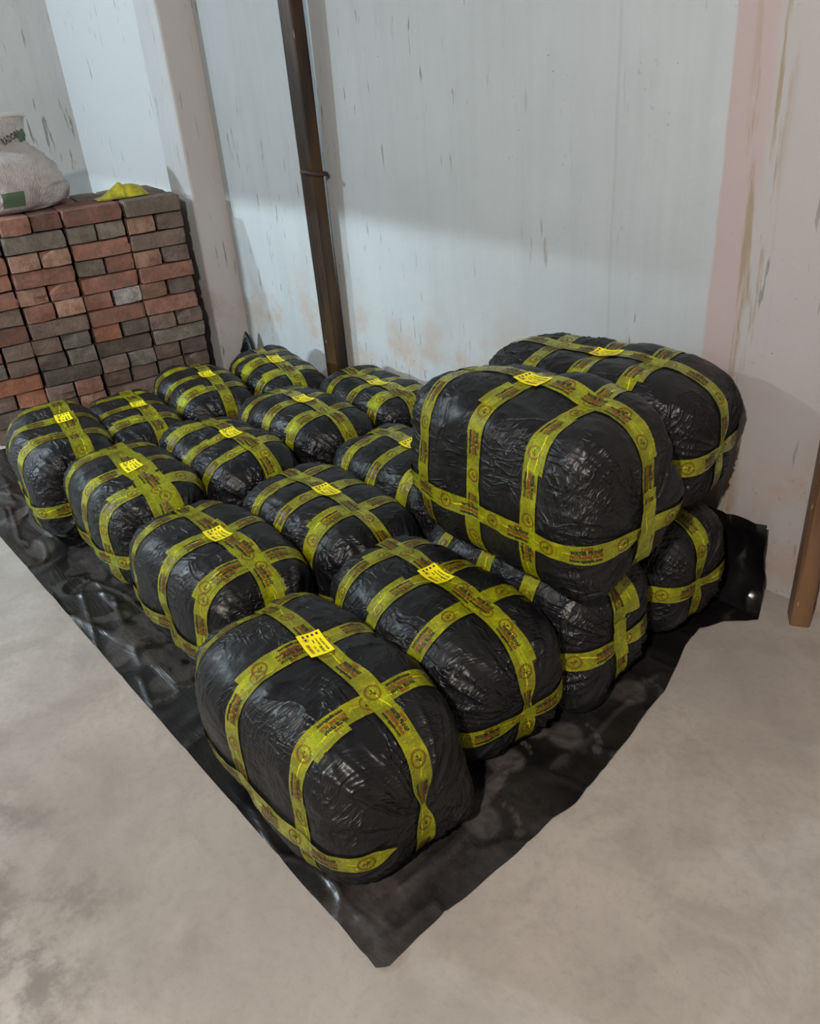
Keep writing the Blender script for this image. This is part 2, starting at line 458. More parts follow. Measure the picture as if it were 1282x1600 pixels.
light('warm_bulb_light', 'POINT', WARM_POS, WARM_POWER, WARM_COL, shadow_soft_size=0.045)
TL = (-4.0, -6.0, 3.0)
tl = light('tube_light_glow', 'AREA', TL, DOOR_POWER, DOOR_COL, shape='RECTANGLE', size=1.2, size_y=0.035)
tl.rotation_euler = (Vector((-2.8, 2.0, 0.6)) - Vector(TL)).to_track_quat('-Z', 'Y').to_euler()

# ------------------------------------------------------------------ brick pile
def brick_mesh(L, W, Hh, seed):
    nx, ny, nz = 5, 3, 3
    xs = np.array([-.5, -.46, 0, .46, .5]) * L; ys = np.array([-.5, 0, .5]) * W; zs = np.array([-.5, 0, .5]) * Hh
    V = []; idx = {}
    for i in range(nx):
        for j in range(ny):
            for k in range(nz):
                if i in (0, nx - 1) or j in (0, ny - 1) or k in (0, nz - 1):
                    idx[(i, j, k)] = len(V); V.append((xs[i], ys[j], zs[k]))
    V = np.array(V); F = []
    def q(a, b, c, d): F.append([idx[a], idx[b], idx[c], idx[d]])
    for i in range(nx - 1):
        for j in range(ny - 1):
            q((i, j, 0), (i, j + 1, 0), (i + 1, j + 1, 0), (i + 1, j, 0))
            q((i, j, nz - 1), (i + 1, j, nz - 1), (i + 1, j + 1, nz - 1), (i, j + 1, nz - 1))
        for k in range(nz - 1):
            q((i, 0, k), (i + 1, 0, k), (i + 1, 0, k + 1), (i, 0, k + 1))
            q((i, ny - 1, k), (i, ny - 1, k + 1), (i + 1, ny - 1, k + 1), (i + 1, ny - 1, k))
    for j in range(ny - 1):
        for k in range(nz - 1):
            q((0, j, k), (0, j, k + 1), (0, j + 1, k + 1), (0, j + 1, k))
            q((nx - 1, j, k), (nx - 1, j + 1, k), (nx - 1, j + 1, k + 1), (nx - 1, j, k + 1))
    r = np.random.default_rng(seed)
    # round the corners, wear the edges
    e = (np.abs(V[:, 0]) > L * .47).astype(int) + (np.abs(V[:, 1]) > W * .47) + (np.abs(V[:, 2]) > Hh * .47)
    sh = np.where(e >= 3, 0.0035, np.where(e == 2, 0.0014, 0.0))[:, None]
    V = V - np.sign(np.round(V, 6)) * sh * (0.4 + 1.2 * r.random((len(V), 1)))
    V += (r.random(V.shape) - 0.5) * np.array([0.004, 0.003, 0.003])
    if seed % 3 == 0:                       # a knocked-off corner
        k = r.integers(0, 8); s = np.array([1 if k & 1 else -1, 1 if k & 2 else -1, 1 if k & 4 else -1])
        V[np.all(np.sign(V) == s, axis=1) & (e >= 3)] -= s * np.array([0.016, 0.012, 0.010])
    return V, np.array(F)
BL, BW, BH, PITCH = 0.254, 0.122, 0.0695, 0.0735
BRICKS = [make_mesh('brick', *brick_mesh(BL, BW, BH, s), [BRICK['r']], False) for s in range(9)]

pile = tag(empty('brick_pile', (-3.72, 1.745, 0), (0, 0, 0)), 'dry-stacked pile of old red and grey bricks by the pillar', 'bricks')
d2 = np.array([-.156, -.988]); e2 = np.array([-.988, .156])
ang = math.atan2(d2[1], d2[0])
def put_brick(s, dep, zc, along, col, jit=1.0, mesh=None):
    """centre at distance s along the face, dep into the pile; along=True: stretcher"""
    o = bpy.data.objects.new('brick', mesh or random.choice(BRICKS))
    p = d2 * s + e2 * dep
    o.location = (p[0], p[1], zc)
    flip = random.choice((0, math.pi))
    o.rotation_euler = (random.uniform(-.012, .012) * jit, random.uniform(-.010, .010) * jit,
                        ang + (0 if along else math.pi / 2) + flip + random.uniform(-.025, .025) * jit)
    link(o, pile)
    o.material_slots[0].link = 'OBJECT'; o.material_slots[0].material = BRICK[col]
    return o
# face seen in the photo: one string per stack, top course first; S = stretcher, H = two headers; colours right to left
STACKS = [   # right-hand stack first
    ['Sk', 'Hbt', 'Sb', 'Hbt', 'Sr', 'Hkt', 'Sr', 'Hbb', 'Sg', 'Hkb', 'Hbk', 'Sb', 'Hbg'],
    ['Sd', 'Hgg', 'Sr', 'Hdg', 'Sr', 'Hwr', 'Sr', 'Hgo', 'Sk', 'Hgb', 'Hbb', 'Sb', 'Hgb'],
    ['Hdr', 'Sg', 'Htt', 'Sr', 'Hrt', 'Htr', 'Sb', 'Hgb', 'Hgk', 'Sk', 'Hrb', 'Htb', 'Hbb'],
    ['Hrd', 'Hkg', 'Sr', 'Hrt', 'Sr', 'Hbr', 'Sd', 'Hbr', 'Hbg', 'So', 'Hob', 'Sg', 'Hgb'],
]
NC = 13
STEP = 0.263
for k, st in enumerate(STACKS):
    base_off = (0.0, 0.004, -0.006, 0.006)[k]
    for c, code in enumerate(st):
        zc = (NC - 1 - c) * PITCH + BH / 2 + 0.002
        sft = random.uniform(-.006, .006); dp = base_off + random.uniform(-.006, .010)
        if code[0] == 'S':
            put_brick(k * STEP + 0.128 + sft, dp + BW / 2, zc, True, code[1])
            put_brick(k * STEP + 0.128 - sft, dp + 0.134 + BW / 2, zc, True, random.choice('rbdg'))
        else:
            for j in (0, 1):
                put_brick(k * STEP + 0.063 + j * 0.131 + sft, dp + BL / 2 + random.uniform(-.004, .008), zc, False, code[1 + j])
# rows behind: top course as single bricks, the hidden courses below joined
Vh, Fh = [], []
for row in range(1, 2):
    for k in range(4):
        for j in (0, 1):
            s = k * STEP + 0.063 + j * 0.131; dep = row * 0.262 + 0.135
            if k < 4:
                put_brick(s, dep, (NC - 1) * PITCH + BH / 2 + 0.002, False, random.choice('rbdgtk'))
            for c in range(NC - 1 if k < 4 else 4):
                V, F = brick_mesh(BL, BW, BH, (row * 7 + k * 3 + j + c) % 9)
                V = V.copy(); V = np.stack([V[:, 0] * e2[0] + V[:, 1] * d2[0], V[:, 0] * e2[1] + V[:, 1] * d2[1], V[:, 2]], -1)
                V[:, :2] += d2 * s + e2 * dep; V[:, 2] += c * PITCH + BH / 2 + 0.002
                Vh.append(V); Fh.append(F[:, ::-1])
V, F = merge(list(zip(Vh, Fh)))
hb = mobj('inner_bricks', make_mesh('inner_bricks', V, F, [BRICK['b']], False), pile); hb['kind'] = 'stuff'

# ------------------------------------------------------------------ bundles
def text_arrays(txt, size, bold=0.0, res=1):
    cu = bpy.data.curves.new('tmp', 'FONT'); cu.body = txt; cu.size = size; cu.resolution_u = res
    cu.offset = bold; cu.align_x = 'CENTER'; cu.align_y = 'CENTER'
    ob = bpy.data.objects.new('tmp', cu); C.objects.link(ob)
    dg = bpy.context.evaluated_depsgraph_get(); dg.update()
    me = ob.evaluated_get(dg).to_mesh(); me.calc_loop_triangles()
    V = np.empty(len(me.vertices) * 3); me.vertices.foreach_get('co', V)
    F = np.empty(len(me.loop_triangles) * 3, dtype=np.int32); me.loop_triangles.foreach_get('vertices', F)
    ob.evaluated_get(dg).to_mesh_clear()
    bpy.data.objects.remove(ob); bpy.data.curves.remove(cu)
    return V.reshape(-1, 3)[:, :2], F.reshape(-1, 3)
def fit_w(V, w):
    ww = V[:, 0].max() - V[:, 0].min()
    return V * np.array([w / ww, 1.0])
def ring(r, wdt, n=28):
    a = np.arange(n) * 2 * np.pi / n
    V = np.concatenate([np.stack([q * np.cos(a), q * np.sin(a)], -1) for q in (r - wdt, r)])
    F = []
    for i in range(n):
        j = (i + 1) % n; F += [[i, n + i, n + j], [i, n + j, j]]
    return V, np.array(F)
def poly(pts):
    V = np.array(pts, float); return V, np.array([[0, i, i + 1] for i in range(1, len(pts) - 1)])
def compose(items):
    """items: (V2, F, (du,dv), mat index)"""
    Vs, Fs, Ms, n = [], [], [], 0
    for V, F, off, m in items:
        Vs.append(V + np.array(off)); Fs.append(F + n); Ms.append(np.full(len(F), m)); n += len(V)
    return np.concatenate(Vs), np.concatenate(Fs), np.concatenate(Ms)

def tape_unit():
    it = []
    V, F = text_arrays('100%', 0.0100, 0.0005); it.append((fit_w(V, 0.020), F, (0.0, 0.0155), 1))
    V, F = text_arrays('WATER PROOF', 0.0125, 0.0008); it.append((fit_w(V, 0.056), F, (0.0, 0.0064), 0))
    V, F = text_arrays('EXTREME FILM', 0.0105, 0.0006); it.append((fit_w(V, 0.058), F, (0.0, -0.0035), 1))
    V, F = text_arrays('www.ugasafe.com', 0.0105, 0.0006); it.append((fit_w(V, 0.058), F, (0.0, -0.0125), 0))
    V, F = ring(0.0168, 0.0020); it.append((V, F, (0.080, 0.0), 1))
    V, F = ring(0.0138, 0.0005, 24); it.append((V, F, (0.080, 0.0), 0))
    # little emblem inside the ring: a broken chain-like mark
    it.append((*poly([(-.007, -.003), (-.002, -.001), (-.001, .001), (-.006, .001)]), (0.080, 0.0), 0))
    it.append((*poly([(.001, -.001), (.007, .002), (.006, .005), (.000, .002)]), (0.080, 0.0), 0))
    it.append((*poly([(-.001, -.006), (.002, -.006), (.003, .007), (.001, .007)]), (0.080, 0.0), 1))
    return compose(it)
UNIT = tape_unit(); UNIT_LEN = 0.158

def label_unit():
    it = []
    for k in range(4):
        it.append((*poly([(-.0032, -.0026), (.0032, -.0026), (.0032, .0026), (-.0032, .0026)]), (-0.030, 0.0175 - k * 0.0105), 2))
    it.append((*ring(0.0062, 0.0008, 20), (-0.0195, -0.0125), 0))
    it.append((*poly([(-.003, -.0026), (.003, -.0026), (.003, .0026), (-.003, .0026)]), (-0.0195, -0.0125), 2))
    def tx(s, size, w, pos, m, b=0.0002):
        V, F = text_arrays(s, size, b); it.append((fit_w(V, w), F, pos, m))
    tx('FOR EXPORT ORDER', 0.006, 0.046, (0.008, 0.0165), 0)
    tx('TOTAL WEIGHT', 0.0045, 0.026, (-0.006, 0.0085), 0)
    tx('38.36.5', 0.0085, 0.024, (0.021, 0.0065), 0, 0.0004)
    tx('MARK', 0.0045, 0.011, (-0.011, 0.0005), 0)
    tx('S.K. 230', 0.0065, 0.024, (0.016, -0.0045), 0)
    tx('SIKASSO', 0.0095, 0.036, (0.012, -0.0165), 1, 0.0004)
    return compose(it)
LABEL_UNIT = label_unit()

class Bundle:
    def __init__(s, a, b, c, n, m, girth, y0, zw, seed):
        s.a, s.b, s.c, s.n, s.m, s.girth, s.y0, s.zw, s.seed = a, b, c, n, m, girth, y0, zw, seed
        s.floor = None; s.lobes = ()
    def F(s, p):
        q = np.abs(p[..., 1] / s.b) ** s.n + np.abs(p[..., 2] / s.c) ** s.n
        return q ** (s.m / s.n) + np.abs(p[..., 0] / s.a) ** s.m
    def normal(s, p):
        y, z, x = p[..., 1], p[..., 2], p[..., 0]
        q = np.abs(y / s.b) ** s.n + np.abs(z / s.c) ** s.n + 1e-9
        k = s.m / s.n * q ** (s.m / s.n - 1) * s.n
        g = np.stack([s.m * np.abs(x / s.a) ** (s.m - 1) / s.a * np.sign(x),
                      k * np.abs(y / s.b) ** (s.n - 1) / s.b * np.sign(y),
                      k * np.abs(z / s.c) ** (s.n - 1) / s.c * np.sign(z)], -1)
        return g / (np.linalg.norm(g, axis=-1, keepdims=True) + 1e-9)
    def solve(s, o, d):
        """first hit of F=1 along d from o (o inside)"""
        lo = np.zeros(d.shape[:-1]); hi = np.full(d.shape[:-1], 1.6)
        for _ in range(34):
            mid = (lo + hi) / 2
            ins = s.F(o + d * mid[..., None]) < 1
            lo = np.where(ins, mid, lo); hi = np.where(ins, hi, mid)
        return o + d * lo[..., None]
    def low(s, p):
        """soft lumps and the pull of the tapes"""
        D = 0.013 * vn(p * 4.6, s.seed) + 0.007 * vn(p * 10.0, s.seed + 3)
        for g in s.girth:
            D = D - 0.0075 * np.exp(-((p[..., 0] - g) / 0.036) ** 2)
        D = D - 0.005 * np.exp(-((p[..., 1] - s.y0) / 0.036) ** 2)
        for (lx, ly, lz, am, sg) in s.lobes:
            D = D + am * np.exp(-((p[..., 0] - lx) ** 2 + (p[..., 1] - ly) ** 2 + (p[..., 2] - lz) ** 2) / sg ** 2)
        return D + 0.004
    def mask(s, p):
        m = np.ones(p.shape[:-1])
        def k(dd): return 1 - np.exp(-(np.abs(dd) / 0.030) ** 6)
        for g in s.girth: m = m * k(p[..., 0] - g)
        return m * k(p[..., 1] - s.y0) * k(p[..., 2] - s.zw)
    def wrinkle(s, p):
        sd = s.seed
        w = p + 0.035 * np.stack([vn(p * 7, sd + 11), vn(p * 7, sd + 12), vn(p * 7, sd + 13)], -1)
        r1 = 1 - np.abs(vn(np.stack([w[..., 0] * 27 + w[..., 2] * 13, w[..., 1] * 18, w[..., 2] * 10 - w[..., 0] * 4], -1), sd + 20))
        r2 = 1 - np.abs(vn(np.stack([w[..., 0] * 12 - w[..., 2] * 30, w[..., 1] * 24, w[..., 2] * 38], -1), sd + 30))
        amt = 0.35 + 0.65 * np.clip(vn(p * 3.5, sd + 40) * 1.6 + 0.4, 0, 1)
        D = (0.0048 * r1 ** 7 + 0.0034 * r2 ** 7) * amt + 0.0012 * vn(w * 44, sd + 50)
        # folds drawn together on the two ends
        for e in (-1, 1):
            k = np.clip((e * p[..., 0] / s.a - 0.72) / 0.25, 0, 1)
            dy, dz = p[..., 1] - s.y0, p[..., 2] - s.zw
            th = np.arctan2(dz, dy); r = np.hypot(dy, dz)
            q = np.stack([np.cos(th) * 3.4, np.sin(th) * 3.4, r * 2.0 + e * 5], -1)
            f1 = 1 - np.abs(vn(q * 1.6, sd + 60 + e)); f2 = 1 - np.abs(vn(q * 3.1, sd + 66 + e))
            D = D + k * (0.010 * f1 ** 4 + 0.006 * f2 ** 5 - 0.005) * np.clip(r / 0.10, 0, 1) ** 1.5 - k * 0.012 * np.exp(-(r / 0.05) ** 2)
        return D
    def settle(s, P, lift=0.0):
        if s.floor is not None:
            P = P.copy(); zf = s.floor + 0.0075 + lift
            P[..., 2] = np.where(P[..., 2] < zf + 0.012, zf + 0.012 * np.exp(np.clip((P[..., 2] - zf - 0.012) / 0.012, -6, 0)), P[..., 2])
        return P
    def body(s, nu, nv):
        t = np.linspace(0, np.pi, 900)
        u = -np.cos(t); u = np.sign(u) * np.abs(u) ** (2 / s.m); r = np.sin(t).clip(0) ** (2 / s.m)
        L = np.concatenate([[0], np.cumsum(np.hypot(np.diff(u) * s.a, np.diff(r) * (s.b + s.c) / 2))])
        tt = np.interp(np.linspace(0, L[-1], nu), L, np.arange(900))
        u = np.interp(tt, np.arange(900), u); r = np.interp(tt, np.arange(900), r); r[0] = r[-1] = 0.0
        ph = np.linspace(0, 2 * np.pi, 1201); cs, sn = np.cos(ph), np.sin(ph)
        k = (np.abs(cs) ** s.n + np.abs(sn) ** s.n) ** (-1 / s.n)
        yy, zz = s.b * k * cs, s.c * k * sn
        L = np.concatenate([[0], np.cumsum(np.hypot(np.diff(yy), np.diff(zz)))])
        w = np.linspace(0, L[-1], nv, endpoint=False)
        yy, zz = np.interp(w, L, yy), np.interp(w, L, zz)
        P = np.stack([np.repeat(u[:, None] * s.a, nv, 1), r[:, None] * yy[None], r[:, None] * zz[None]], -1)
        N = s.normal(P); N[0] = (-1, 0, 0); N[-1] = (1, 0, 0)
        D = s.low(P) + s.wrinkle(P) * s.mask(P)
        Q = P + N * D[..., None]
        Q[0] = Q[1].mean(0); Q[-1] = Q[-2].mean(0)
        Q = s.settle(Q)
        return Q.reshape(-1, 3), grid_faces(nu, nv, False, True)[:, ::-1]
    def tape(s, axis, pos, width, lift, ns=150, nv=7, rng=(0, 1), skew=0.0, pinch=()):
        """loop in the plane axis=pos; returns grid of points (ns,nv,3), arc length, v"""
        # centre line, even arc length
        def loop(ps, off):
            o = np.zeros(ps.shape + (3,)); d = np.zeros(ps.shape + (3,)); c_, s_ = np.cos(ps), np.sin(ps)
            if axis == 0: o[..., 0] = off; d[..., 1] = c_ * s.b; d[..., 2] = s_ * s.c
            if axis == 1: o[..., 1] = off; d[..., 0] = -c_ * s.a; d[..., 2] = s_ * s.c
            if axis == 2: o[..., 2] = off; d[..., 0] = -c_ * s.a; d[..., 1] = -s_ * s.b
            return s.solve(o, d)
        ps = np.linspace(0, 2 * np.pi, 400)
        P = loop(ps, np.full(400, pos))
        L = np.concatenate([[0], np.cumsum(np.linalg.norm(np.diff(P, axis=0), axis=1))])
        sl = np.linspace(rng[0] * L[-1], rng[1] * L[-1], ns)
        pc = np.interp(sl, L, ps)
        wob = 0.006 * vn(np.stack([sl * 5, sl * 0, sl * 0 + pos * 9], -1), s.seed + 70)
        wid = width * (1 + 0.10 * vn(np.stack([sl * 14, sl * 0 + 3, sl * 0], -1), s.seed + 71))
        for (pp, amt, sg) in pinch:
            wid = wid * (1 - amt * np.exp(-((sl - pp * L[-1]) / sg) ** 2))
        v = np.linspace(-0.5, 0.5, nv)
        off = pos + wob[:, None] + skew * (sl - sl.mean())[:, None] + wid[:, None] * v[None]
        PS = np.repeat(pc[:, None], nv, 1)
        G = loop(PS, off)
        N = s.normal(G)
        cr = 0.0012 * vn(G * 60, s.seed + 80)
        G2 = G + N * (s.low(G) + lift + cr)[..., None]
        G2 = s.settle(G2, -0.003)
        return G2, N, sl - sl[0], v * width
    def pointer(s, x, y):
        P = np.stack([np.full_like(x, 0) + x, y, np.zeros_like(x)], -1)
        d = np.zeros_like(P); d[..., 2] = s.c
        G = s.solve(P, d); N = s.normal(G)
        return G, N

def tape_print(G, N, sl, v, phase, upside=False, zmin=None):
    """lay the printed units onto a tape grid"""
    Vs, Fs, Ms, n = [], [], [], 0
    U2, UF, UM = UNIT
    L = sl[-1]; k = 0; s0 = phase
    while s0 < L - 0.05:
        q = U2 * (-1 if upside else 1) + np.array([s0, 0])
        if q[:, 0].max() < L - 0.002 and q[:, 0].min() > 0.002:
            fi = np.interp(q[:, 0], sl, np.arange(len(sl))).clip(0, len(sl) - 1.001)
            fj = np.interp(q[:, 1], v, np.arange(len(v))).clip(0, len(v) - 1.001)
            i, j = fi.astype(int), fj.astype(int); a, b = (fi - i)[:, None], (fj - j)[:, None]
            def S(A): return (A[i, j] * (1 - a) + A[i + 1, j] * a) * (1 - b) + (A[i, j + 1] * (1 - a) + A[i + 1, j + 1] * a) * b
            P = S(G) + S(N) * 0.0011
            if zmin is None or P[:, 2].mean() > zmin:
                Vs.append(P); Fs.append(UF + n); Ms.append(UM); n += len(P)
        s0 += UNIT_LEN
    if not Vs: return None
    return np.concatenate(Vs), np.concatenate(Fs), np.concatenate(Ms)

def add_tape(root, name, strips, phase, upside, zmin):
    """strips: list of tape grids that make one wound tape"""
    Vs, Fs, UV, n = [], [], [], 0; pr = []
    for (G, N, sl, v) in strips:
        ns, nv = G.shape[:2]
        Vs.append(G.reshape(-1, 3)); Fs.append(grid_faces(ns, nv) + n); n += ns * nv
        UV.append(np.stack(np.meshgrid(sl + phase * 7.3, v, indexing='ij'), -1).reshape(-1, 2))
        p = tape_print(G, N, sl, v, phase, upside, zmin)
        if p: pr.append(p)
    o = mobj(name, make_mesh(name, np.concatenate(Vs), np.concatenate(Fs), [M_TAPE], True, np.concatenate(UV)), root)
    if pr:
        m, V, F, Mi = 0, [], [], []
        for (a, b, c) in pr: V.append(a); F.append(b + m); Mi.append(c); m += len(a)
        mobj('printed_lettering', make_mesh('printed_lettering', np.concatenate(V), np.concatenate(F), [M_INK_K, M_INK_R], False, None, np.concatenate(Mi)), o)['kind'] = 'stuff'
    return o

def make_bundle(name, label, x, y, z0, yaw, a, b, c, t1=-0.15, t3=0.15, y0=0.0, zw=-0.02, seed=1, res=1.0,
                n=3.5, m=3.9, lw=0.047, gw=0.045, lobes=(), roll=0.0, lab=0.0, waist=(0, 1), labrot=0.0, support=0.0, pinch=0.55, extra=()):
    root = tag(empty(name, (x, y, z0 + c * 0.97), (roll, 0, yaw)), label, 'bale', 'black taped bales')
    c *= 0.98
    B = Bundle(a, b, c, n, m, (t1, (t1 + t3) / 2 + lab, t3), y0, zw, seed)
    B.lobes = lobes
    B.floor = -c * 0.97 if support == 0 else None
    V, F = B.body(int(150 * res), int(190 * res))
    mobj('wrapped_body', make_mesh('wrapped_body', V, F, [M_FILM]), root)
    zmin = -c * 0.97 + 0.02
    ns = int(110 + 50 * res)
    for k, g in enumerate(B.girth):
        st = [B.tape(0, g, gw, 0.0022, ns)]
        if (seed + k) % 3 != 1:       # the tape end lapped over its own start
            r0 = random.uniform(0.22, 0.30)
            st.append(B.tape(0, g + random.choice((-.012, .012)), gw, 0.0030, 40, 7, (r0, r0 + random.uniform(.07, .14)), random.uniform(-.04, .04)))
        add_tape(root, 'girth_tape', st, random.uniform(0.03, 0.15), False, zmin)
    fe = 0.5                                     # the front end sits half way round the loop
    st = [B.tape(1, y0, lw, 0.0040, ns, pinch=((fe * 1.0 + 0.0, pinch, 0.035),))]
    if seed % 2 == 0:
        st.append(B.tape(1, y0 + 0.011, lw * 0.9, 0.0047, 60, 7, (0.22, 0.44), 0.01))
    for (r0, r1, dy, sk, lf) in extra:
        st.append(B.tape(1, y0 + dy, lw, lf, 40, 7, (r0, r1), sk))
    add_tape(root, 'lengthwise_tape', st, random.uniform(0.03, 0.15), False, zmin)
    add_tape(root, 'waist_tape', [B.tape(2, zw, gw, 0.0058, ns, rng=waist, pinch=((0.5 if waist[1] == 1 else waist[1] + .005, .8 * pinch if waist[1] == 1 else .99, 0.035),))], random.uniform(0.03, 0.15), False, zmin)
    # address label on top, over the middle crossing
    lx, ly = B.girth[1] + 0.005, y0 - 0.004
    hu, hv = 0.0385, 0.0265
    gu, gv = np.meshgrid(np.linspace(-hu, hu, 12), np.linspace(-hv, hv, 9), indexing='ij')
    cr, sr = math.cos(labrot), math.sin(labrot)
    def on_top(u, v):
        G, N = B.pointer(lx + u * cr - v * sr, ly + u * sr + v * cr)
        return G + N * (B.low(G) + 0.0072)[..., None], N
    G, N = on_top(gu, gv)
    bot = G - N * 0.0006; nn = G.shape[0] * G.shape[1]; Fg = grid_faces(12, 9)
    lo = mobj('address_label', make_mesh('address_label', np.concatenate([G.reshape(-1, 3), bot.reshape(-1, 3)]),
              np.concatenate([Fg, Fg[:, ::-1] + nn]), [M_LABEL]), root)
    lo['label'] = 'bright yellow address label'
    LV, LF, LM = LABEL_UNIT
    P, N = on_top(LV[:, 0], LV[:, 1])
    mobj('printed_text', make_mesh('printed_text', P + N * 0.0006, LF, [M_INK_K, M_INK_R, M_INK_P], False, None, LM), lo)['kind'] = 'stuff'
    return root, B

BN = 'taped_bale'
# front row, left to right
make_bundle(BN, 'biggest black taped bale, nearest the camera at the front corner of the sheet', -1.200, .652, 0, -.037, .318, .192, .196, -.232, .195, .024, -.055, 1, 1.35,
            lobes=((.29, .14, -.10, .022, .07), (.27, -.13, -.16, .008, .08)), labrot=-.12, waist=(0.0, 0.47), pinch=.72)
make_bundle(BN, 'black taped bale on the floor between the nearest bale and the two-high stack', -1.240, 1.025, 0, -.10, .295, .178, .185, -.175, .139, .022, -.03, 2, 1.3, labrot=.03)
make_bundle(BN, 'squashed black bale directly underneath the front bale of the stack', -1.235, 1.345, 0, 0, .295, .168, .180, -.17, .13, .0, -.01, 5, 1.2,
            lobes=((.27, -.11, -.13, .05, .07),), lw=.046, extra=((.405, .462, .026, .22, .010), (.47, .53, .0, 0, .0075)))
make_bundle(BN, 'black bale at the bottom of the stack against the wall, beside the turned-up sheet', -1.225, 1.69, 0, .02, .295, .172, .182, -.15, .15, -.02, -.005, 8, 1.1)
# stacked on top
make_bundle(BN, 'large boxy black bale on top of the stack, in front of the other top bale', -1.200, 1.332, .345, -.02, .302, .184, .212, -.196, .15, .020, -.05, 4, 1.35, n=3.7, m=4.4,
            support=1, labrot=-.05, lobes=((.28, -.12, -.19, .035, .08), (.30, .15, -.02, .03, .08)), extra=((.475, .575, .004, .05, .0085), (.49, .56, -.006, -.06, .011)))
make_bundle(BN, 'black bale on top of the stack, nearest the white wall', -1.300, 1.722, .335, .14, .335, .185, .190, -.15, .14, .01, -.01, 7, 1.2, n=3.9, m=4.4, support=1)
# second row back
make_bundle(BN, 'black bale along the left sheet edge, directly behind the nearest bale', -1.86, .768, 0, -.02, .29, .178, .184, -.172, .21, .016, -.04, 10, 1.15, lw=.054)
make_bundle(BN, 'black bale in the middle, directly behind the bale beside the nearest one', -1.818, 1.122, 0, -.016, .29, .180, .180, -.144, .15, .004, -.02, 3, 1.1)
make_bundle(BN, 'black bale half hidden by the left end of the two-high stack', -1.85, 1.478, 0, -.005, .289, .176, .180, -.15, .135, .014, -.02, 6, 1.05)
make_bundle(BN, 'black bale squeezed behind the stack by the wall, almost completely hidden', -1.84, 1.818, 0, .0, .285, .165, .178, -.15, .15, .0, -.02, 9, .8)
# third row back
make_bundle(BN, 'black bale with extra wide doubled yellow tape, second from far end along left edge', -2.462, .795, 0, -.065, .275, .176, .180, -.135, .182, .008, -.03, 12, 1.0, lw=.085)
make_bundle(BN, 'black bale in the second lengthwise row, second from the brick pile', -2.446, 1.132, 0, -.05, .284, .170, .178, -.125, .157, .028, -.02, 14, .95)
make_bundle(BN, 'black bale in the third lengthwise row, second from the brick pile', -2.481, 1.478, 0, .01, .285, .174, .180, -.136, .15, .013, -.02, 15, .95, lw=.056)
make_bundle(BN, 'black bale against the white wall just right of the leaning pole', -2.45, 1.812, 0, -.05, .275, .165, .178, -.116, .168, -.010, -.02, 16, .9, lw=.052)
# far row
make_bundle(BN, 'leftmost black bale, at the far end of the left edge beside the bricks', -2.975, .738, 0, -.16, .272, .166, .196, -.155, .145, .045, -.04, 18, .95, lw=.056, extra=((.47, .57, .0, .1, .009),))
make_bundle(BN, 'black bale touching the brick pile, second from the left of the far row', -3.012, 1.042, 0, -.14, .272, .165, .174, -.149, .17, .034, -.02, 19, .9, lw=.052)
make_bundle(BN, 'black bale touching the brick pile, third from the left of the far row', -3.066, 1.372, 0, -.17, .275, .164, .176, -.129, .16, .030, -.02, 21, .9)
make_bundle(BN, 'farthest black bale, in the corner by the pillar left of the pole', -2.995, 1.690, 0, -.16, .268, .163, .178, -.113, .155, .0, -.02, 22, .9)

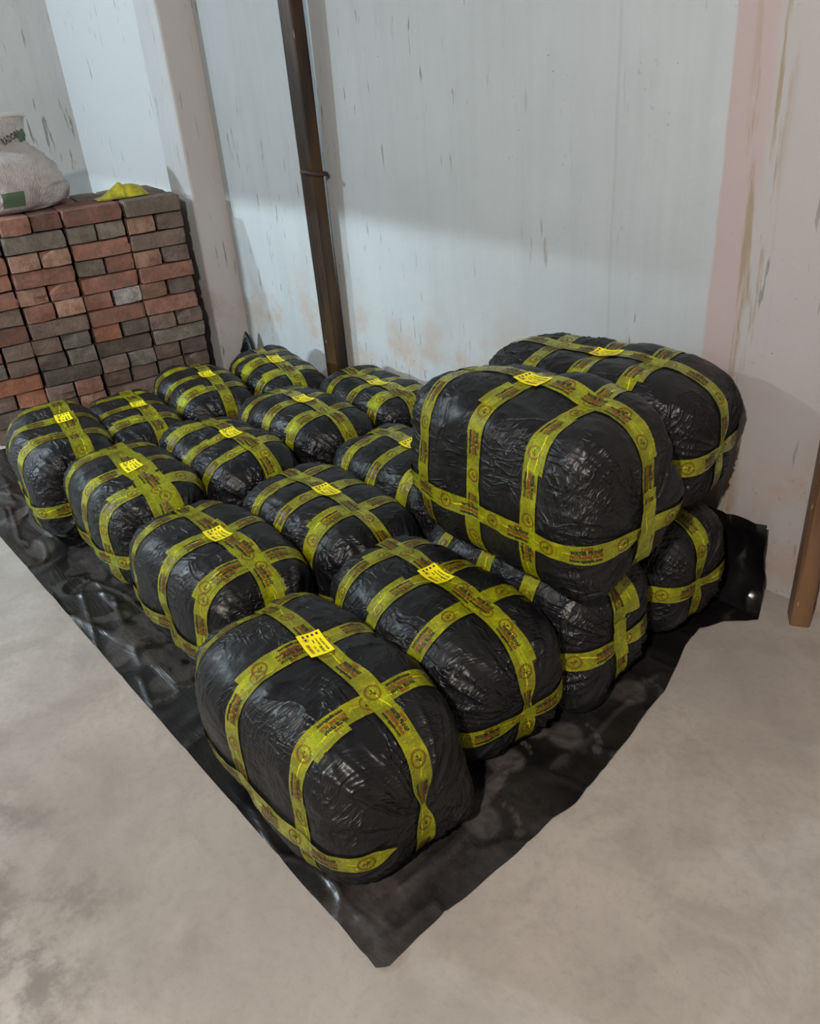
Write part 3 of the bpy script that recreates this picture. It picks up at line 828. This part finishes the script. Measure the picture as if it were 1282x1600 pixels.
# ------------------------------------------------------------------ plastic sheet under the bales
def plastic_sheet():
    # q runs from the near edge across the floor, then up the wall
    qs = np.concatenate([np.arange(0.452, 1.80, 0.0065), np.linspace(1.80, 2.16, 46)])
    nx = 430
    ey = [0.45, 0.47, 0.55, 0.75, 1.0, 1.15, 1.296, 1.42, 1.537, 1.62, 1.70, 1.77, 1.86, 1.93, 2.03, 2.16]
    ex = [-0.792, -0.775, -0.781, -0.783, -0.781, -0.800, -0.829, -0.848, -0.885, -0.915, -0.925, -0.898, -0.838, -0.862, -0.880, -0.893]
    xr = np.interp(qs, ey, ex) + 0.004 * vn(np.stack([qs * 16, qs * 0, qs * 0], -1), 3)
    xl = np.where(qs < 1.72, -3.70 - 0.158 * (1.745 - qs), -3.72)[:, None]
    tx = np.linspace(0, 1, nx)
    Q, Tt = np.meshgrid(qs, tx, indexing='ij')
    X = xl + (xr[:, None] - xl) * Tt
    # floor part bends up at y = 1.83 with a small radius
    yb, r = 1.86, 0.085
    th = np.clip((Q - yb) / r, 0, math.pi / 2)
    Yp = np.where(Q < yb, Q, yb + r * np.sin(th))
    up = np.maximum(Q - yb - r * math.pi / 2, 0)
    Zp = np.where(Q < yb, 0.0, r * (1 - np.cos(th))) + up
    P = np.stack([X, Yp, Zp], -1)
    flat = np.stack([X, Q, X * 0], -1)
    wr = 0.0035 * (1 - np.abs(vn(flat * np.array([3.2, 9, 1]) + vn(flat * 4)[..., None], 5))) ** 5 * 2.2
    wr += 0.0016 * (vn(flat * 11, 6) + 1)
    # bigger crumples in the open strip on the left and at the far right corner
    strip = np.clip((0.66 - Q) / 0.1, 0, 1)
    rid = (1 - np.abs(vn(np.stack([X * 5.0 - Q * 2, Q * 13 + X * 3, X * 0], -1), 8))) ** 6
    wr += strip * 0.006 * rid
    edge_r = np.clip((X + 1.02) / 0.08, 0, 1)
    wr += edge_r * 0.008 * (1 - np.abs(vn(flat * 8, 12))) ** 5
    lim = np.where((Q > 0.5) & (Q < 1.84) & (X < -0.95), np.maximum(0.0055, strip * 0.02), 0.03)
    wr = np.minimum(wr, lim) + 0.001
    lift = (Q >= yb)
    P[..., 2] += np.where(lift, 0, wr)
    cor = np.clip((Q - 1.80) / 0.12, 0, 1)
    P[..., 1] -= cor * (0.018 * (vn(np.stack([X * 9, Q * 7, X * 0], -1), 15) + 0.6) + 0.008 * rid + 0.012 * (1 - np.abs(vn(np.stack([X * 11 + Q * 5, Q * 9 - X * 4, X * 0], -1), 21))) ** 4)
    P[..., 1] = np.minimum(P[..., 1], 1.992)
    P[..., 2] += cor * 0.02 * vn(np.stack([X * 6, Q * 0, X * 0], -1), 17) * (up > 0)
    # far left corner stands up in a point next to the pillar
    fz = np.where(X < -1.3, 0.35 + 0.75 * np.exp(-((X + 3.662) / 0.038) ** 2), 1.0)
    P[..., 2] += up * (fz - 1)
    # dust and foot marks
    dust = 0.015 + 0.10 * np.clip(fbm(flat * 6, 30, 4) * 1.6, 0, 1)
    front = np.clip((X + 1.10) / 0.2, 0, 1) * np.clip((1.05 - Q) / 0.35, 0, 1)
    dust += front * (0.09 + 0.24 * np.clip(fbm(flat * 9, 33, 4) + 0.25, 0, 1))
    dust *= np.clip((1.75 - Q) / 0.1, 0.1, 1)
    def blob(cx, cy, rx, ry, an, v, soft=0.25):
        dx, dy = X - cx, Q - cy; c_, s_ = math.cos(an), math.sin(an)
        k = np.sqrt(((dx * c_ + dy * s_) / rx) ** 2 + ((-dx * s_ + dy * c_) / ry) ** 2)
        return v * np.clip((1 + soft - k) / (2 * soft), 0, 1)
    def foot(cx, cy, an, v, side=1, L=0.24):
        c_, s_ = math.cos(an), math.sin(an)
        def at(u, w): return cx + u * c_ - w * s_, cy + u * s_ + w * c_
        k = np.zeros_like(X)
        for (u, w, rx, ry) in ((-.36 * L, 0, .17 * L, .125 * L), (-.12 * L, .05 * L * side, .28 * L, .085 * L), (.20 * L, .01 * L * side, .17 * L, .185 * L)):
            k = np.maximum(k, blob(*at(u, w), rx, ry, an, v, .14))
        for t_, (u, w, rr) in enumerate(((.50, -.13, .052), (.52, -.035, .034), (.50, .045, .031), (.465, .115, .028), (.41, .175, .026))):
            k = np.maximum(k, blob(*at(u * L, w * L * side), rr * L, rr * L, an, v * 0.95, .2))
        return k
    for args in ((-.955, 1.10, .70, .34, 1), (-.955, .93, 1.85, .36, -1), (-.91, .78, .9, .28, 1), (-.93, 1.32, 1.0, .26, 1)):
        dust = np.maximum(dust, foot(*args))
    rr = np.random.default_rng(4)
    for _ in range(34):
        cx, cy = rr.uniform(-3.45, -1.75), rr.uniform(.48, .70); an = rr.uniform(0, 6.28)
        if rr.random() < 0.45:
            dust = np.maximum(dust, foot(cx, cy, an, rr.uniform(.12, .28), rr.choice((-1, 1)), .22))
        else:
            dust = np.maximum(dust, blob(cx, cy, rr.uniform(.03, .075), rr.uniform(.02, .045), an, rr.uniform(.16, .34), .2))
    n0 = P.shape[0] * P.shape[1]
    me = make_mesh('plastic_sheet', P.reshape(-1, 3), grid_faces(len(qs), nx)[:, ::-1], [M_SHEET])
    at = me.attributes.new('dust', 'FLOAT', 'POINT')
    at.data.foreach_set('value', np.clip(dust, 0, 1).reshape(-1).astype(np.float32))
    o = mobj('plastic_sheet', me)
    tag(o, 'dusty black plastic sheet on the floor under the bales, turned up at the wall', 'sheet')
plastic_sheet()

# ------------------------------------------------------------------ wooden pole on the wall, iron hook, timber post
def timber(name, base, top, w, d, mat, seed, wobble=0.004, nz=40, rotz=0.0):
    base, top = np.array(base, float), np.array(top, float)
    sec = []
    b = min(w, d) * 0.16
    for (sx, sy) in ((-1, -1), (1, -1), (1, 1), (-1, 1)):
        cx, cy = sx * (w / 2 - b), sy * (d / 2 - b)
        for k in range(3):
            a0 = math.atan2(sy, sx) - math.pi / 4 + k * math.pi / 4
            sec.append((cx + b * math.cos(a0), cy + b * math.sin(a0)))
    sec = np.array(sec); cr, sr = math.cos(rotz), math.sin(rotz)
    sec = np.stack([sec[:, 0] * cr - sec[:, 1] * sr, sec[:, 0] * sr + sec[:, 1] * cr], -1)
    V = []
    for k in range(nz):
        t = k / (nz - 1); p = (top - base) * t
        z = np.array([[0, 0, t * 9]])
        s = 1 + wobble / w * (vn(np.stack([np.arange(12) * .9, np.full(12, t * 9), np.zeros(12)], -1), seed))
        V.append(np.concatenate([sec * s[:, None] + p[:2] + wobble * np.array([vn(z, seed)[0], 0]), np.full((12, 1), p[2])], 1))
    V = np.concatenate(V)
    F = [grid_faces(nz, 12, False, True)[:, [0, 3, 2, 1]][:, ::-1]]
    me = bpy.data.meshes.new(name)
    faces = [list(map(int, f)) for f in F[0]] + [list(range(11, -1, -1)), [(nz - 1) * 12 + i for i in range(12)]]
    me.from_pydata(V.tolist(), [], faces); me.materials.append(mat); me.update()
    me.polygons.foreach_set('use_smooth', np.zeros(len(me.polygons), dtype=bool))
    return mobj(name, me, None, tuple(base))
pole = timber('wooden_pole', (-2.907, 1.945, 0.008), (-2.872, 1.905, 2.72), 0.076, 0.062, M_POLE, 3, 0.002, 50, 0.12)
tag(pole, 'tall dark brown wooden pole standing against the white wall', 'pole')
post = timber('timber_post', (-0.765, 1.93, 0.0), (-0.765, 1.945, 2.4), 0.052, 0.075, M_POST, 8, 0.002, 30, 0.55)
tag(post, 'brown square timber post at the right edge of the photo', 'post')

def tube(path, r, n=10):
    path = np.array(path, float); V = []
    for i, p in enumerate(path):
        t = path[min(i + 1, len(path) - 1)] - path[max(i - 1, 0)]; t /= np.linalg.norm(t)
        u = np.cross(t, (0.31, 0.2, 0.9)); u /= np.linalg.norm(u); w = np.cross(t, u)
        for k in range(n):
            a = 2 * math.pi * k / n; V.append(p + r * (math.cos(a) * u + math.sin(a) * w))
    V = np.array(V); F = [list(map(int, f)) for f in grid_faces(len(path), n, False, True)]
    F += [list(range(n)), [(len(path) - 1) * n + k for k in range(n - 1, -1, -1)]]
    return V, F
hz = 1.055
hook_path = [(-2.930, 1.999, hz - .012), (-2.88, 1.989, hz - .012), (-2.853, 1.970, hz - .010), (-2.842, 1.93, hz - .004), (-2.850, 1.894, hz + .004), (-2.872, 1.882, hz + .010), (-2.896, 1.884, hz + .006)]
V, F = tube([np.array(p) - np.array([-2.930, 1.999, hz]) for p in hook_path], 0.0075)
hk = mobj('iron_hook', make_mesh('iron_hook', V, F, [M_IRON]), None, (-2.930, 1.999, hz))
tag(hk, 'rusty iron hook in the wall holding the wooden pole', 'hook')

# ------------------------------------------------------------------ sack and yellow packet on the bricks
PT = (NC - 1) * PITCH + BH + 0.004
def sack():
    root = tag(empty('woven_sack', (-4.10, 1.135, PT), (0, 0, .2)), 'off-white woven plastic sack with green print on the brick pile', 'sack')
    prof = [(0.0, .10, .09), (0.0, .165, .14), (.02, .195, .165), (.07, .215, .18), (.13, .212, .178), (.18, .190, .165), (.215, .155, .14), (.235, .128, .112),
            (.27, .122, .085), (.31, .127, .075), (.345, .132, .065), (.36, .126, .058)]
    n = 72; z = np.array([p[0] for p in prof]); tt = np.linspace(0, len(prof) - 1, 60)
    zz = np.interp(tt, np.arange(len(prof)), z); rx = 1.12 * np.interp(tt, np.arange(len(prof)), [p[1] for p in prof]); ry = np.interp(tt, np.arange(len(prof)), [p[2] for p in prof])
    a = np.arange(n) * 2 * np.pi / n; cs, sn = np.cos(a), np.sin(a); k = (np.abs(cs) ** 2.6 + np.abs(sn) ** 2.6) ** (-1 / 2.6)
    # local x = across (along the pile face), local y = depth
    P = np.stack([ry[:, None] * (k * cs)[None], rx[:, None] * (k * sn)[None], np.repeat(zz[:, None], n, 1)], -1)
    N = P * np.array([1, 1, 0]); N /= np.linalg.norm(N, axis=-1, keepdims=True) + 1e-6
    D = 0.020 * vn(P * 7, 4) + 0.012 * (1 - np.abs(vn(P * np.array([9, 9, 22]), 6))) ** 4
    P = P + N * D[..., None]; P[..., 2] += 0.012 * vn(P * 9, 9) * (zz[:, None] > .1) + 0.018 * np.cos(a)[None] * (zz[:, None] > .3)
    P[..., 2] = np.maximum(P[..., 2], 0.001)
    mobj('sack_body', make_mesh('sack_body', P.reshape(-1, 3), grid_faces(len(zz), n, False, True)[:, ::-1], [M_SACK]), root)
    rimp = list(P[-1]) + [P[-1][0]]
    V, F = tube(rimp, 0.010, 8)
    mobj('rolled_rim', make_mesh('rolled_rim', V, F, [M_SACK_RIM]), root)
    # print patches laid onto the side that faces the room (+x)
    def patch(name, y0_, y1_, z0_, z1_, mat, par=root):
        gy, gz = np.meshgrid(np.linspace(y0_, y1_, 8), np.linspace(z0_, z1_, 8), indexing='ij')
        i = np.interp(gz, zz, np.arange(len(zz))).astype(int).clip(0, len(zz) - 1)
        X = np.zeros_like(gy)
        for u in range(8):
            for v in range(8):
                row = P[i[u, v]]; f = row[row[:, 0] > 0]; o = np.argsort(f[:, 1]); X[u, v] = np.interp(gy[u, v], f[o, 1], f[o, 0])
        G = np.stack([X + 0.004, gy, gz], -1).reshape(-1, 3)
        mobj(name, make_mesh(name, G, grid_faces(8, 8), [mat]), par)
    patch('green_stripe', .070, .118, .235, .315, M_GREEN)
    patch('green_mark', -.13, -.04, .03, .09, M_GREEN)
    V2, F2 = text_arrays('RADOB', 0.036, 0.001, 2)
    V2 = fit_w(V2, 0.085); c_, s_ = math.cos(.3), math.sin(.3)
    V2 = np.stack([V2[:, 0] * c_ - V2[:, 1] * s_, V2[:, 0] * s_ + V2[:, 1] * c_], -1)
    yy, zc = V2[:, 0] + 0.03, V2[:, 1] + 0.285
    X = []
    for u, v in zip(yy, zc):
        row = P[int(np.interp(v, zz, np.arange(len(zz))))]; f = row[row[:, 0] > 0]; o = np.argsort(f[:, 1]); X.append(np.interp(u, f[o, 1], f[o, 0]) + 0.006)
    mobj('sack_lettering', make_mesh('sack_lettering', np.stack([X, yy, zc], -1), F2, [M_GREYINK], False), root)
sack()

def packet():
    na, nb = 40, 26
    A, B_ = np.meshgrid(np.linspace(-1, 1, na), np.linspace(-1, 1, nb), indexing='ij')
    prof = np.interp(A, [-1, -.7, -.25, 0.0, .12, .5, .8, 1], [.0, .012, .042, .060, .046, .048, .034, 0.0])
    h = prof * (1 - np.abs(B_) ** 3) + 0.006 * vn(np.stack([A * 7, B_ * 6, A * 0], -1), 3) * (1 - np.abs(A)) * (1 - np.abs(B_))
    P = np.stack([B_ * 0.055 * (1 - .25 * np.abs(A)) + 0.008 * vn(np.stack([A * 3, A * 0, A * 0], -1), 5), A * 0.115, np.maximum(h, 0) + 0.004], -1)
    bot = P * np.array([1, 1, 0.0]) + np.array([0, 0, 0.001])
    n = na * nb; Fg = grid_faces(na, nb)
    rim = list(range(nb)) + [i * nb + nb - 1 for i in range(1, na)] + [(na - 1) * nb + j for j in range(nb - 2, -1, -1)] + [i * nb for i in range(na - 2, 0, -1)]
    Fr = np.array([[rim[i], rim[(i + 1) % len(rim)], rim[(i + 1) % len(rim)] + n, rim[i] + n] for i in range(len(rim))])
    o = mobj('yellow_packet', make_mesh('yellow_packet', np.concatenate([P.reshape(-1, 3), bot.reshape(-1, 3)]),
             np.concatenate([Fg[:, ::-1], Fg + n, Fr]), [M_PACKET]), None, (-3.905, 1.555, PT))
    o.rotation_euler = (0, 0, -.15)
    tag(o, 'crumpled yellow plastic packet on top of the brick pile', 'packet')
packet()
